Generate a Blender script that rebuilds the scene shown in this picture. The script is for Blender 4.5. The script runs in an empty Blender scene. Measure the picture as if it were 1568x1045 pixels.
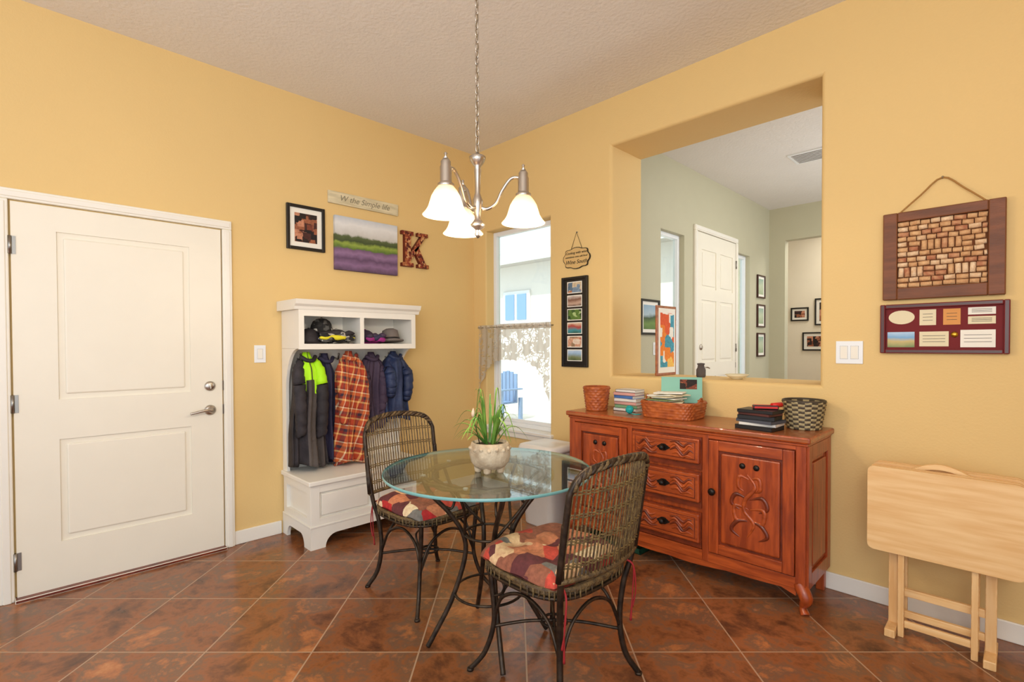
import bpy,bmesh,math,random
from mathutils import Vector,Matrix
random.seed(7)
pi=math.pi
sc=bpy.context.scene
def lin(c):
    r=[]
    for v in c[:3]:
        v=v/255
        r.append(v/12.92 if v<=.04045 else ((v+.055)/1.055)**2.4)
    return (*r,1)
# ---------------------------------------------------------------- materials
def newmat(name):
    m=bpy.data.materials.new(name); m.use_nodes=True
    nt=m.node_tree; nt.nodes.clear()
    o=nt.nodes.new('ShaderNodeOutputMaterial')
    return m,nt,o
def N(nt,t,**k):
    n=nt.nodes.new(t)
    for a,v in k.items():
        if a.startswith('_'): setattr(n,a[1:],v)
        else: n.inputs[a.replace('__',' ')].default_value=v
    return n
def ramp(nt,stops,interp='LINEAR'):
    r=nt.nodes.new('ShaderNodeValToRGB'); cr=r.color_ramp; cr.interpolation=interp
    while len(cr.elements)<len(stops): cr.elements.new(.5)
    for e,(p,c) in zip(cr.elements,stops):
        e.position=p; e.color=lin(c)
    return r
def mat(name,col,rough=.5,metal=0,col2=None,vscale=6,stretch=(1,1,1),bump=0,bscale=60,emit=None,es=0,coat=0,detail=4,lo=.35,hi=.65):
    m,nt,o=newmat(name); L=nt.links.new
    p=nt.nodes.new('ShaderNodeBsdfPrincipled'); L(p.outputs[0],o.inputs[0])
    p.inputs['Roughness'].default_value=rough; p.inputs['Metallic'].default_value=metal
    p.inputs['Coat Weight'].default_value=coat
    tc=nt.nodes.new('ShaderNodeTexCoord'); mp=nt.nodes.new('ShaderNodeMapping'); mp.inputs['Scale'].default_value=stretch
    L(tc.outputs['Object'],mp.inputs[0])
    if col2 is None: col2=tuple(min(255,c*1.008) for c in col)
    nz=N(nt,'ShaderNodeTexNoise',Scale=vscale,Detail=detail); L(mp.outputs[0],nz.inputs['Vector'])
    r=ramp(nt,[(lo,col),(hi,col2)]); L(nz.outputs['Fac'],r.inputs[0]); L(r.outputs[0],p.inputs['Base Color'])
    if bump:
        n2=N(nt,'ShaderNodeTexNoise',Scale=bscale,Detail=3.0); L(mp.outputs[0],n2.inputs['Vector'])
        b=N(nt,'ShaderNodeBump',Strength=bump,Distance=.01); L(n2.outputs['Fac'],b.inputs['Height']); L(b.outputs[0],p.inputs['Normal'])
    if emit: p.inputs['Emission Color'].default_value=lin(emit); p.inputs['Emission Strength'].default_value=es
    return m
def glassmat(name,tint=(245,250,248),rough=.0,f0=.04,amp=.9):
    m,nt,o=newmat(name); L=nt.links.new
    t=nt.nodes.new('ShaderNodeBsdfTransparent'); t.inputs[0].default_value=lin(tint)
    g=nt.nodes.new('ShaderNodeBsdfGlossy'); g.inputs['Roughness'].default_value=rough
    lw=N(nt,'ShaderNodeLayerWeight',Blend=.5); pw=N(nt,'ShaderNodeMath',_operation='POWER'); pw.inputs[1].default_value=4.0
    L(lw.outputs['Facing'],pw.inputs[0])
    ma=N(nt,'ShaderNodeMath',_operation='MULTIPLY_ADD'); ma.inputs[1].default_value=amp; ma.inputs[2].default_value=f0; L(pw.outputs[0],ma.inputs[0])
    mx=nt.nodes.new('ShaderNodeMixShader')
    L(ma.outputs[0],mx.inputs[0]); L(t.outputs[0],mx.inputs[1]); L(g.outputs[0],mx.inputs[2]); L(mx.outputs[0],o.inputs[0])
    return m
def bandmat(name,z0,z1,stops,amp=.12,nscale=14,rough=.6,axis='Z'):
    m,nt,o=newmat(name); L=nt.links.new
    p=N(nt,'ShaderNodeBsdfPrincipled',Roughness=rough); L(p.outputs[0],o.inputs[0])
    g=nt.nodes.new('ShaderNodeNewGeometry'); s=nt.nodes.new('ShaderNodeSeparateXYZ'); L(g.outputs['Position'],s.inputs[0])
    mr=nt.nodes.new('ShaderNodeMapRange'); mr.inputs['From Min'].default_value=z0; mr.inputs['From Max'].default_value=z1
    L(s.outputs[axis],mr.inputs['Value'])
    nz=N(nt,'ShaderNodeTexNoise',Scale=nscale,Detail=6.0); L(g.outputs['Position'],nz.inputs['Vector'])
    ma=N(nt,'ShaderNodeMath',_operation='MULTIPLY_ADD'); ma.inputs[1].default_value=amp; L(nz.outputs['Fac'],ma.inputs[0])
    sb=N(nt,'ShaderNodeMath',_operation='SUBTRACT'); sb.inputs[1].default_value=amp/2
    L(mr.outputs[0],sb.inputs[0]); L(sb.outputs[0],ma.inputs[2])
    r=ramp(nt,stops); L(ma.outputs[0],r.inputs[0]); L(r.outputs[0],p.inputs['Base Color'])
    return m
def voromat(name,cols,scale=14,rough=.8,bump=.3):
    m,nt,o=newmat(name); L=nt.links.new
    p=N(nt,'ShaderNodeBsdfPrincipled',Roughness=rough); L(p.outputs[0],o.inputs[0])
    tc=nt.nodes.new('ShaderNodeTexCoord')
    v=N(nt,'ShaderNodeTexVoronoi',Scale=scale,_distance='CHEBYCHEV'); L(tc.outputs['Object'],v.inputs['Vector'])
    s=nt.nodes.new('ShaderNodeSeparateColor'); L(v.outputs['Color'],s.inputs[0])
    n=len(cols); r=ramp(nt,[(i/n,c) for i,c in enumerate(cols)],'CONSTANT'); L(s.outputs[0],r.inputs[0])
    nz=N(nt,'ShaderNodeTexNoise',Scale=60.0,Detail=3.0); L(tc.outputs['Object'],nz.inputs['Vector'])
    mx=N(nt,'ShaderNodeMix',_data_type='RGBA',_blend_type='OVERLAY'); mx.inputs[0].default_value=.6
    L(r.outputs[0],mx.inputs[6]); L(nz.outputs['Fac'],mx.inputs[7]); L(mx.outputs[2],p.inputs['Base Color'])
    b=N(nt,'ShaderNodeBump',Strength=bump,Distance=.01); L(nz.outputs['Fac'],b.inputs['Height']); L(b.outputs[0],p.inputs['Normal'])
    return m

M={}
M['wall']=mat('wall_paint_gold',(224,192,130),.75,vscale=1.5,bump=.12,bscale=90)
M['entrywall']=mat('wall_paint_sage',(190,185,158),.8,bump=.1,bscale=90)
M['hallwall']=mat('wall_paint_cream',(232,222,200),.8,bump=.1)
M['ceil']=mat('ceiling_texture',(230,226,220),.9,bump=.4,bscale=45)
M['white']=mat('white_trim_paint',(236,232,222),.35)
M['doorw']=mat('door_white_paint',(236,230,214),.4)
M['vinyl']=mat('window_vinyl',(235,238,240),.35)
M['nickel']=mat('brushed_nickel',(190,182,172),.28,1)
M['iron']=mat('bronze_iron',(46,38,32),.4,.7,col2=(74,60,48),vscale=30)
M['wicker']=mat('wicker_cane',(64,48,30),.55,col2=(112,88,52),vscale=50,bump=.6,bscale=160)
M['wickertan']=mat('wicker_binding',(130,108,64),.6,col2=(92,72,42),vscale=60,bump=.5,bscale=160)
M['glass']=glassmat('clear_glass')
M['tglass']=glassmat('table_glass',(232,244,244),f0=.10,amp=1.0)
M['gedge']=mat('glass_edge',(110,160,160),.1,emit=(120,200,200),es=.02)
M['wood']=mat('red_brown_wood',(140,56,18),.34,col2=(180,82,32),vscale=5,stretch=(1.2,8,8),bump=.08,bscale=30,coat=.2)
M['woodv']=mat('red_brown_wood_vertical',(134,52,16),.34,col2=(174,76,28),vscale=5,stretch=(9,9,1.1),bump=.08,bscale=30,coat=.2)
M['woodtop']=mat('sideboard_top_wood',(142,76,36),.3,col2=(172,98,50),vscale=4,stretch=(1,10,10),coat=.3)
M['wooddk']=mat('carved_dark_wood',(92,32,10),.38,col2=(126,48,18),vscale=12,coat=.2)
M['knob']=mat('black_iron_knob',(32,26,22),.4,.5)
M['pine']=mat('pine_wood',(226,180,120),.45,col2=(238,200,144),vscale=4,stretch=(1,12,12),detail=6)
M['pinev']=mat('pine_wood_vertical',(222,174,114),.45,col2=(234,194,138),vscale=4,stretch=(12,12,1),detail=6)
M['black']=mat('black_frame',(24,20,18),.35)
M['paper']=mat('white_paper',(238,234,222),.8)
M['steel']=mat('steel',(150,145,138),.3,1)
# floor
def floormat():
    m,nt,o=newmat('slate_tile'); L=nt.links.new
    p=nt.nodes.new('ShaderNodeBsdfPrincipled'); L(p.outputs[0],o.inputs[0])
    g=nt.nodes.new('ShaderNodeNewGeometry')
    def dot(v,off):
        d=N(nt,'ShaderNodeVectorMath',_operation='DOT_PRODUCT'); d.inputs[1].default_value=v; L(g.outputs['Position'],d.inputs[0])
        a=N(nt,'ShaderNodeMath',_operation='ADD'); a.inputs[1].default_value=off; L(d.outputs['Value'],a.inputs[0]); return a
    u=dot((.7071,.7071,0),-.418+45); v=dot((-.7071,.7071,0),2.592+45)
    c=nt.nodes.new('ShaderNodeCombineXYZ'); L(u.outputs[0],c.inputs[0]); L(v.outputs[0],c.inputs[1])
    b=nt.nodes.new('ShaderNodeTexBrick'); b.offset=0; b.squash=1
    b.inputs['Scale'].default_value=1; b.inputs['Brick Width'].default_value=.45; b.inputs['Row Height'].default_value=.45
    b.inputs['Mortar Size'].default_value=.0036; b.inputs['Mortar Smooth'].default_value=.2
    b.inputs['Color1'].default_value=(.65,.65,.65,1); b.inputs['Color2'].default_value=(1.1,1.1,1.1,1); b.inputs['Mortar'].default_value=(1,1,1,1)
    L(c.outputs[0],b.inputs['Vector'])
    fl=N(nt,'ShaderNodeVectorMath',_operation='SCALE'); fl.inputs['Scale'].default_value=1/.45; L(c.outputs[0],fl.inputs[0])
    f2=N(nt,'ShaderNodeVectorMath',_operation='FLOOR'); L(fl.outputs[0],f2.inputs[0])
    wn=nt.nodes.new('ShaderNodeTexWhiteNoise'); L(f2.outputs[0],wn.inputs['Vector'])
    s3=N(nt,'ShaderNodeVectorMath',_operation='SCALE'); s3.inputs['Scale'].default_value=7.0; L(wn.outputs['Color'],s3.inputs[0])
    ad=N(nt,'ShaderNodeVectorMath',_operation='ADD'); L(g.outputs['Position'],ad.inputs[0]); L(s3.outputs[0],ad.inputs[1])
    n1=N(nt,'ShaderNodeTexNoise',Scale=4.5,Detail=10.0,Roughness=.68,Distortion=.25); L(ad.outputs[0],n1.inputs['Vector'])
    r=ramp(nt,[(.28,(70,46,34)),(.40,(116,72,46)),(.49,(154,94,56)),(.56,(124,92,70)),(.63,(178,112,68)),(.76,(208,146,96))]); L(n1.outputs['Fac'],r.inputs[0])
    mx=N(nt,'ShaderNodeMix',_data_type='RGBA',_blend_type='MULTIPLY'); mx.inputs[0].default_value=.6
    L(r.outputs[0],mx.inputs[6]); L(b.outputs['Color'],mx.inputs[7])
    m2=N(nt,'ShaderNodeMix',_data_type='RGBA'); m2.inputs[7].default_value=lin((178,146,118))
    L(b.outputs['Fac'],m2.inputs[0]); L(mx.outputs[2],m2.inputs[6]); L(m2.outputs[2],p.inputs['Base Color'])
    n2=N(nt,'ShaderNodeTexNoise',Scale=9.0,Detail=7.0); L(ad.outputs[0],n2.inputs['Vector'])
    sb=N(nt,'ShaderNodeMath',_operation='SUBTRACT'); L(n2.outputs['Fac'],sb.inputs[0]); L(b.outputs['Fac'],sb.inputs[1])
    bp=N(nt,'ShaderNodeBump',Strength=.2,Distance=.01); L(sb.outputs[0],bp.inputs['Height']); L(bp.outputs[0],p.inputs['Normal'])
    rr=nt.nodes.new('ShaderNodeMapRange'); rr.inputs['To Min'].default_value=.12; rr.inputs['To Max'].default_value=.34; L(n2.outputs['Fac'],rr.inputs['Value'])
    L(rr.outputs[0],p.inputs['Roughness'])
    return m
M['floor']=floormat()
def plaid():
    m,nt,o=newmat('plaid_flannel'); L=nt.links.new
    p=N(nt,'ShaderNodeBsdfPrincipled',Roughness=.9); L(p.outputs[0],o.inputs[0])
    tc=nt.nodes.new('ShaderNodeTexCoord'); mp=nt.nodes.new('ShaderNodeMapping'); mp.inputs['Rotation'].default_value=(.22,0,0); L(tc.outputs['Object'],mp.inputs[0])
    s=nt.nodes.new('ShaderNodeSeparateXYZ'); L(mp.outputs[0],s.inputs[0])
    cols=[]
    for ax,per in (('Y',.085),('Z',.12)):
        d=N(nt,'ShaderNodeMath',_operation='MULTIPLY'); d.inputs[1].default_value=1/per; L(s.outputs[ax],d.inputs[0])
        f=N(nt,'ShaderNodeMath',_operation='FRACT'); L(d.outputs[0],f.inputs[0])
        r=ramp(nt,[(0,(176,66,36)),(.26,(232,186,112)),(.36,(150,44,30)),(.5,(60,44,56)),(.66,(204,104,50)),(.84,(240,220,180)),(.9,(150,48,30))],'CONSTANT'); L(f.outputs[0],r.inputs[0]); cols.append(r)
    mx=N(nt,'ShaderNodeMix',_data_type='RGBA'); mx.inputs[0].default_value=.5
    L(cols[0].outputs[0],mx.inputs[6]); L(cols[1].outputs[0],mx.inputs[7]); L(mx.outputs[2],p.inputs['Base Color'])
    return m
M['plaid']=plaid()
def lace():
    m,nt,o=newmat('lace_fabric'); L=nt.links.new
    tc=nt.nodes.new('ShaderNodeTexCoord')
    v=N(nt,'ShaderNodeTexVoronoi',Scale=26.0,_feature='DISTANCE_TO_EDGE'); L(tc.outputs['Object'],v.inputs['Vector'])
    n=N(nt,'ShaderNodeTexNoise',Scale=16.0,Detail=4.0); L(tc.outputs['Object'],n.inputs['Vector'])
    a=N(nt,'ShaderNodeMath',_operation='LESS_THAN'); a.inputs[1].default_value=.07; L(v.outputs[0],a.inputs[0])
    b=N(nt,'ShaderNodeMath',_operation='GREATER_THAN'); b.inputs[1].default_value=.5; L(n.outputs['Fac'],b.inputs[0])
    c=N(nt,'ShaderNodeMath',_operation='MAXIMUM'); L(a.outputs[0],c.inputs[0]); L(b.outputs[0],c.inputs[1])
    d=N(nt,'ShaderNodeMath',_operation='MULTIPLY_ADD'); d.inputs[1].default_value=.55; d.inputs[2].default_value=.22; L(c.outputs[0],d.inputs[0])
    t=nt.nodes.new('ShaderNodeBsdfTransparent'); df=nt.nodes.new('ShaderNodeBsdfDiffuse'); df.inputs[0].default_value=lin((190,178,158))
    mx=nt.nodes.new('ShaderNodeMixShader'); L(d.outputs[0],mx.inputs[0]); L(t.outputs[0],mx.inputs[1]); L(df.outputs[0],mx.inputs[2]); L(mx.outputs[0],o.inputs[0])
    return m
M['lace']=lace()
def shade():
    m,nt,o=newmat('frosted_shade'); L=nt.links.new
    t=nt.nodes.new('ShaderNodeBsdfTranslucent'); t.inputs[0].default_value=lin((238,222,198))
    d=nt.nodes.new('ShaderNodeBsdfDiffuse'); d.inputs[0].default_value=lin((220,208,192))
    e=nt.nodes.new('ShaderNodeEmission'); e.inputs[0].default_value=lin((255,226,184)); e.inputs[1].default_value=.14
    tr=nt.nodes.new('ShaderNodeBsdfTransparent'); tr.inputs[0].default_value=lin((250,240,225))
    mx=nt.nodes.new('ShaderNodeMixShader'); mx.inputs[0].default_value=.5; a=nt.nodes.new('ShaderNodeAddShader')
    L(t.outputs[0],mx.inputs[1]); L(d.outputs[0],mx.inputs[2])
    m3=nt.nodes.new('ShaderNodeMixShader'); m3.inputs[0].default_value=.14; L(mx.outputs[0],m3.inputs[1]); L(tr.outputs[0],m3.inputs[2])
    L(m3.outputs[0],a.inputs[0]); L(e.outputs[0],a.inputs[1]); L(a.outputs[0],o.inputs[0])
    return m
M['shade']=shade()
M['bulb']=mat('lit_bulb',(255,245,225),.3,emit=(255,232,195),es=6)

# ---------------------------------------------------------------- builder
def sgn(v): return -1 if v<0 else 1
def catmull(pts,n=8,closed=False):
    P=[Vector(p) for p in pts]; out=[]; m=len(P)
    rng=range(m) if closed else range(m-1)
    for i in rng:
        if closed: p0,p1,p2,p3=P[i-1],P[i],P[(i+1)%m],P[(i+2)%m]
        else: p0=P[max(i-1,0)];p1=P[i];p2=P[i+1];p3=P[min(i+2,m-1)]
        for k in range(n):
            t=k/n
            out.append(.5*((2*p1)+(p2-p0)*t+(2*p0-5*p1+4*p2-p3)*t*t+(3*p1-p0-3*p2+p3)*t**3))
    if not closed: out.append(P[-1])
    return out
class B:
    def __init__(s,name): s.name=name; s.bm=bmesh.new(); s.mats=[]
    def mi(s,m):
        if isinstance(m,str): m=M[m]
        if m not in s.mats: s.mats.append(m)
        return s.mats.index(m)
    def face(s,vs,m,smooth=False):
        try: f=s.bm.faces.new(vs)
        except ValueError: return None
        f.material_index=m; f.smooth=smooth; return f
    def box(s,x0,x1,y0,y1,z0,z1,m,bev=0,T=None,seg=2):
        i=s.mi(m)
        vs=[s.bm.verts.new((x,y,z)) for x in (min(x0,x1),max(x0,x1)) for y in (min(y0,y1),max(y0,y1)) for z in (min(z0,z1),max(z0,z1))]
        for q in ((0,1,3,2),(4,6,7,5),(0,4,5,1),(2,3,7,6),(0,2,6,4),(1,5,7,3)): s.face([vs[k] for k in q],i)
        allv=vs
        if bev:
            es=list({e for v in vs for e in v.link_edges})
            r=bmesh.ops.bevel(s.bm,geom=es,offset=bev,segments=seg,affect='EDGES',profile=.5)
            allv=list({v for f in r['faces'] for v in f.verts}|{v for v in vs if v.is_valid})
        if T is not None:
            for v in allv: v.co=T@v.co
    def tube(s,pts,r,m,seg=8,closed=False,flat=None):
        i=s.mi(m); P=[Vector(p) for p in pts]; n=len(P)
        R=r if isinstance(r,(list,tuple)) else [r]*n
        if len(R)!=n:
            q=len(R); R2=[]
            for k in range(n):
                t=k*(q-1)/(n-1); a=min(q-2,int(t)); R2.append(R[a]*(1-(t-a))+R[a+1]*(t-a))
            R=R2
        T=[]
        for k in range(n):
            if closed: t=P[(k+1)%n]-P[k-1]
            else: t=P[min(k+1,n-1)]-P[max(k-1,0)]
            T.append(t.normalized() if t.length>1e-9 else Vector((0,0,1)))
        a=Vector((0,0,1)) if abs(T[0].z)<.9 else Vector((1,0,0))
        nn=(a-T[0]*a.dot(T[0])).normalized(); rings=[]
        for k in range(n):
            nn=(nn-T[k]*nn.dot(T[k]))
            nn=nn.normalized() if nn.length>1e-6 else T[k].orthogonal().normalized()
            bb=T[k].cross(nn)
            rings.append([s.bm.verts.new(P[k]+(nn*math.cos(2*pi*j/seg)+bb*math.sin(2*pi*j/seg))*R[k]) for j in range(seg)])
        for k in range(n if closed else n-1):
            A=rings[k];C=rings[(k+1)%n]
            for j in range(seg): s.face([A[j],A[(j+1)%seg],C[(j+1)%seg],C[j]],i,True)
        if not closed: s.face(rings[0][::-1],i); s.face(rings[-1],i)
    def lathe(s,prof,m,c=(0,0,0),seg=24,T=None,cap=True,sx=1,sy=1):
        i=s.mi(m); rings=[]
        for r,z in prof:
            ring=[]
            for j in range(seg):
                v=Vector((c[0]+sx*r*math.cos(2*pi*j/seg),c[1]+sy*r*math.sin(2*pi*j/seg),c[2]+z))
                if T is not None: v=T@v
                ring.append(s.bm.verts.new(v))
            rings.append(ring)
        for A,C in zip(rings,rings[1:]):
            for j in range(seg): s.face([A[j],A[(j+1)%seg],C[(j+1)%seg],C[j]],i,True)
        if cap: s.face(rings[0][::-1],i); s.face(rings[-1],i)
    def loft(s,rings,m,cap=True,smooth=True,matf=None):
        i=s.mi(m) ; V=[[s.bm.verts.new(p) for p in r] for r in rings]; n=len(V[0])
        for k,(A,C) in enumerate(zip(V,V[1:])):
            for j in range(n):
                mi=i if matf is None else s.mi(matf(k/len(V),j/n))
                s.face([A[j],A[(j+1)%n],C[(j+1)%n],C[j]],mi,smooth)
        if cap: s.face(V[0][::-1],i); s.face(V[-1],i)
    def prism(s,poly,f,d0,d1,m,smooth=False):
        i=s.mi(m); a=[s.bm.verts.new(f(p,q,d0)) for p,q in poly]; b=[s.bm.verts.new(f(p,q,d1)) for p,q in poly]
        s.face(a[::-1],i); s.face(b,i); n=len(a)
        for j in range(n): s.face([a[j],a[(j+1)%n],b[(j+1)%n],b[j]],i,smooth)
    def grid(s,f,nu,nv,m,matf=None):
        i=s.mi(m); V=[[s.bm.verts.new(f(a/nu,b/nv)) for b in range(nv+1)] for a in range(nu+1)]
        for a in range(nu):
            for b in range(nv):
                s.face([V[a][b],V[a+1][b],V[a+1][b+1],V[a][b+1]],i if matf is None else s.mi(matf(a/nu,b/nv)),True)
    def done(s,org=None,rot=0,loc=None,recalc=True):
        if recalc: bmesh.ops.recalc_face_normals(s.bm,faces=s.bm.faces)
        me=bpy.data.meshes.new(s.name)
        if org is not None: bmesh.ops.translate(s.bm,verts=s.bm.verts,vec=-Vector(org))
        s.bm.to_mesh(me); s.bm.free()
        for m in s.mats: me.materials.append(m)
        o=bpy.data.objects.new(s.name,me); sc.collection.objects.link(o)
        if org is not None: o.location=org
        if loc is not None: o.location=loc
        o.rotation_euler[2]=rot
        return o
def PW(w,a0,a1,z0,z1,d0,d1):
    t,b=w
    if t=='L': return (b+d0,b+d1,a0,a1,z0,z1)
    return (a0,a1,b-d0,b-d1,z0,z1)
def fW(w):
    t,b=w
    if t=='L': return lambda a,z,d: Vector((b+d,a,z))
    return lambda a,z,d: Vector((a,b-d,z))
LW=('L',0.0); BW=('B',0.0)
def text(parent,body,size,w,a,z,d,m,shear=.3,name='lettering'):
    c=bpy.data.curves.new(name,'FONT'); c.body=body; c.size=size; c.align_x='CENTER'; c.align_y='CENTER'; c.shear=shear; c.extrude=.0008
    c.materials.append(M[m] if isinstance(m,str) else m)
    o=bpy.data.objects.new(name,c); sc.collection.objects.link(o)
    p=fW(w)(a,z,d)
    o.rotation_euler=(pi/2,0,pi/2 if w[0]=='L' else 0)
    o.parent=parent; o.location=p-Vector(parent.location)
    return o
# ---------------------------------------------------------------- room shell
H=3.045
b=B('floor'); b.box(-.15,5.6,-6.5,.16,-.1,0,'floor'); b.box(1.11,5.6,.16,5.45,-.1,0,'floor'); b.box(.5,1.11,4.15,5.45,-.1,0,'floor'); b.done()
b=B('ceiling'); b.box(-.15,5.6,-6.5,.16,H,H+.1,'ceil'); b.box(1.11,5.6,.16,5.45,H,H+.1,'ceil'); b.box(.5,1.11,4.03,5.45,H,H+.1,'ceil'); b.done()
b=B('wall_left'); b.box(-.15,0,-6.5,.16,0,H,'wall'); b.done()
b=B('wall_right_blocker'); b.box(4.75,4.9,-1.7,0,0,H,'wall'); b.done()  # unseen wall piece added to block light and darken the back wall's right end
b=B('wall_back')
def bull(x0,x1,z0,z1,th,r,both):
    prof=[(r*(1-math.sin(t/6*pi/2)),r*(1-math.cos(t/6*pi/2))) for t in range(7)]
    if both: prof+=[(o,th-y) for o,y in prof[::-1]]
    else: prof+=[(0,th)]
    b.loft([[(x0-o,y,z0-o),(x1+o,y,z0-o),(x1+o,y,z1+o),(x0-o,y,z1+o)] for o,y in prof],'wall',cap=False,smooth=False)
r=.014
b.box(0,.17-r,0,.16,0,H,'wall'); b.box(.17-r,.93+r,0,.16,0,.57-r,'wall'); b.box(.17-r,.93+r,0,.16,2.31+r,H,'wall'); b.box(.93+r,1.23,0,.16,0,H,'wall')
bull(.17,.93,.57,2.31,.16,r,False)
r=.022
b.box(1.23,1.512-r,0,.41,0,H,'wall'); b.box(1.512-r,2.824+r,0,.41,0,1.07-r,'wall'); b.box(1.512-r,2.824+r,0,.41,2.706+r,H,'wall'); b.box(2.824+r,5.6,0,.41,0,H,'wall')
bull(1.512,2.824,1.07,2.706,.41,r,True)
b.done()
b=B('wall_entry')
for y0,y1,z0,z1 in ((.16,1.206,0,H),(1.206,1.665,0,.6),(1.206,1.665,2.36,H),(1.665,2.95,0,H),(2.95,3.36,0,.6),(2.95,3.36,2.36,H),(3.36,4.03,0,H)):
    b.box(1.11,1.23,y0,y1,z0,z1,'entrywall')
b.done()
b=B('wall_entry_far')
b.box(.5,1.42,4.03,4.15,0,H,'entrywall'); b.box(1.42,2.6,4.03,4.15,2.62,H,'entrywall'); b.box(2.6,5.6,4.03,4.15,0,H,'entrywall'); b.done()
b=B('wall_hall'); b.box(.5,5.6,5.3,5.45,0,H,'hallwall'); b.box(.38,.5,4.03,5.45,0,H,'hallwall'); b.done()
b=B('baseboard_left')
for y0,y1 in ((-6.5,-3.115),(-2.05,-1.75),(-.83,-.016)): b.box(.0,.014,y0,y1,0,.088,'white',.004)
b.done()
b=B('baseboard_back'); b.box(.015,4.75,-.014,0,0,.088,'white',.004); b.done()
def door(name,w,a0,a1,z1,panels,cas=.055,hinge_left=True,hw=True,hz=(.89,1.03)):
    b=B(name)
    bx=lambda p0,p1,q0,q1,d0,d1,m='doorw',bev=0: b.box(*PW(w,p0,p1,q0,q1,d0,d1),m,bev)
    z0=.018
    bx(a0,a1,z0,z1,.001,.008)
    xs=sorted({p[0] for p in panels}|{p[1] for p in panels}); zs=sorted({p[2] for p in panels}|{p[3] for p in panels})
    bx(a0,xs[0],z0,z1,.008,.018); bx(xs[-1],a1,z0,z1,.008,.018)
    for k in range(1,len(xs)-1,2): bx(xs[k],xs[k+1],z0,z1,.008,.018)
    for k in range(0,len(xs),2):
        edges=[z0]+zs+[z1]
        for q in range(0,len(edges),2): bx(xs[k],xs[k+1],edges[q],edges[q+1],.008,.018)
        for q in range(0,len(zs),2):
            bx(xs[k]+.028,xs[k+1]-.028,zs[q]+.028,zs[q+1]-.028,.0,.0165,'doorw',.008)
    for (p0,p1,q0,q1) in ((a0-cas-.008,a0-.008,0,z1+.008),(a1+.008,a1+cas+.008,0,z1+.008),(a0-cas-.008,a1+cas+.008,z1+.008,z1+.008+cas)):
        bx(p0,p1,q0,q1,.0,.026,'white',.005)
        bx(p0+.012,p1-.012,q0+(.012 if q0>0 else 0),q1-.012,.02,.031,'white',.004)
    bx(a0-.008,a1+.008,0,.018,.0,.06,'wooddk',.003)
    if hw:
        ak=a1-.07 if hinge_left else a0+.07
        ah=a0-.004 if hinge_left else a1+.004
        f=fW(w)
        T=Matrix.Translation(f(ak,hz[0],.018))@(Matrix.Rotation(pi/2,4,'Y') if w[0]=='L' else Matrix.Rotation(pi/2,4,'X'))
        b.lathe([(.032,0),(.032,.006),(.022,.012),(.012,.016),(.011,.045),(.001,.05)],'nickel',T=T)
        dr=-1 if hinge_left else 1
        b.tube(catmull([f(ak,hz[0],.058),f(ak+dr*.03,hz[0]+.004,.066),f(ak+dr*.07,hz[0]-.002,.066),f(ak+dr*.115,hz[0]-.012,.06)],6),[.011,.009,.008,.007],'nickel')
        T2=Matrix.Translation(f(ak,hz[1]+.01,.018))@(Matrix.Rotation(pi/2,4,'Y') if w[0]=='L' else Matrix.Rotation(pi/2,4,'X'))
        b.lathe([(.03,0),(.03,.008),(.02,.014),(.001,.015)],'nickel',T=T2)
        bx(ak-.003,ak+.003,hz[1]-.006,hz[1]+.026,.03,.045,'nickel',.002)
        bx(a1+.0,a1+.006,hz[0]-.03,hz[0]+.03,.01,.022,'steel'); bx(a1+.0,a1+.006,hz[1]-.02,hz[1]+.04,.01,.022,'steel')
        for hzz in (.2,1.0,1.8) if z1<2.2 else (.25,1.25,2.2):
            p=f(ah,hzz,.024); b.tube([p-Vector((0,0,.045)),p+Vector((0,0,.045))],.008,'steel')
            bx(ah-.006,ah+.022,hzz-.045,hzz+.045,.012,.0205,'steel')
    return b.done()
door('door_1',LW,-3.05,-2.108,2.02,[(-2.88,-2.28,.26,.80),(-2.88,-2.28,1.01,1.89)])
fp=[]
for a0,a1 in ((1.98+.03,2.36),(2.46,2.80)):
    for z0,z1 in ((.25,.95),(1.1,1.75),(1.87,2.27)): fp.append((a0,a1,z0,z1))
door('door_2',('L',1.23),1.92,2.88,2.44,fp,hinge_left=False,hz=(1.05,1.25))
def window(name,w,a0,a1,z0,z1,d,mid,thick=.05):
    b=B(name); bx=lambda p0,p1,q0,q1,d0,d1,m='vinyl',bev=.004: b.box(*PW(w,p0,p1,q0,q1,d0,d1),m,bev)
    f=.038
    bx(a0,a0+f,z0,z1,d,d-thick); bx(a1-f,a1,z0,z1,d,d-thick); bx(a0+f,a1-f,z0,z0+f,d,d-thick); bx(a0+f,a1-f,z1-f,z1,d,d-thick)
    s=.03
    if mid:
        bx(a0+f,a1-f,mid-.025,mid+.025,d-.005,d-thick+.005)
        bx(a0+f,a0+f+s,z0+f,mid-.025,d-.005,d-.03); bx(a1-f-s,a1-f,z0+f,mid-.025,d-.005,d-.03); bx(a0+f+s,a1-f-s,z0+f,z0+f+s,d-.005,d-.03)
    b.box(*PW(w,a0+f,a1-f,z0+f,z1-f,d-.03,d-.034),'glass')
    return b
b=window('window_1',BW,.17,.93,.57,2.31,-.09,1.455)
b.box(.12,.965,-.035,.09,.545,.572,'white',.006); b.box(.14,.945,-.018,0,.50,.545,'white',.004); b.done()
window('window_2',('L',1.23),1.206,1.665,.6,2.36,-.05,1.5).done()
window('window_3',('L',1.23),2.95,3.36,.6,2.36,-.05,None).done()
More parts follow.
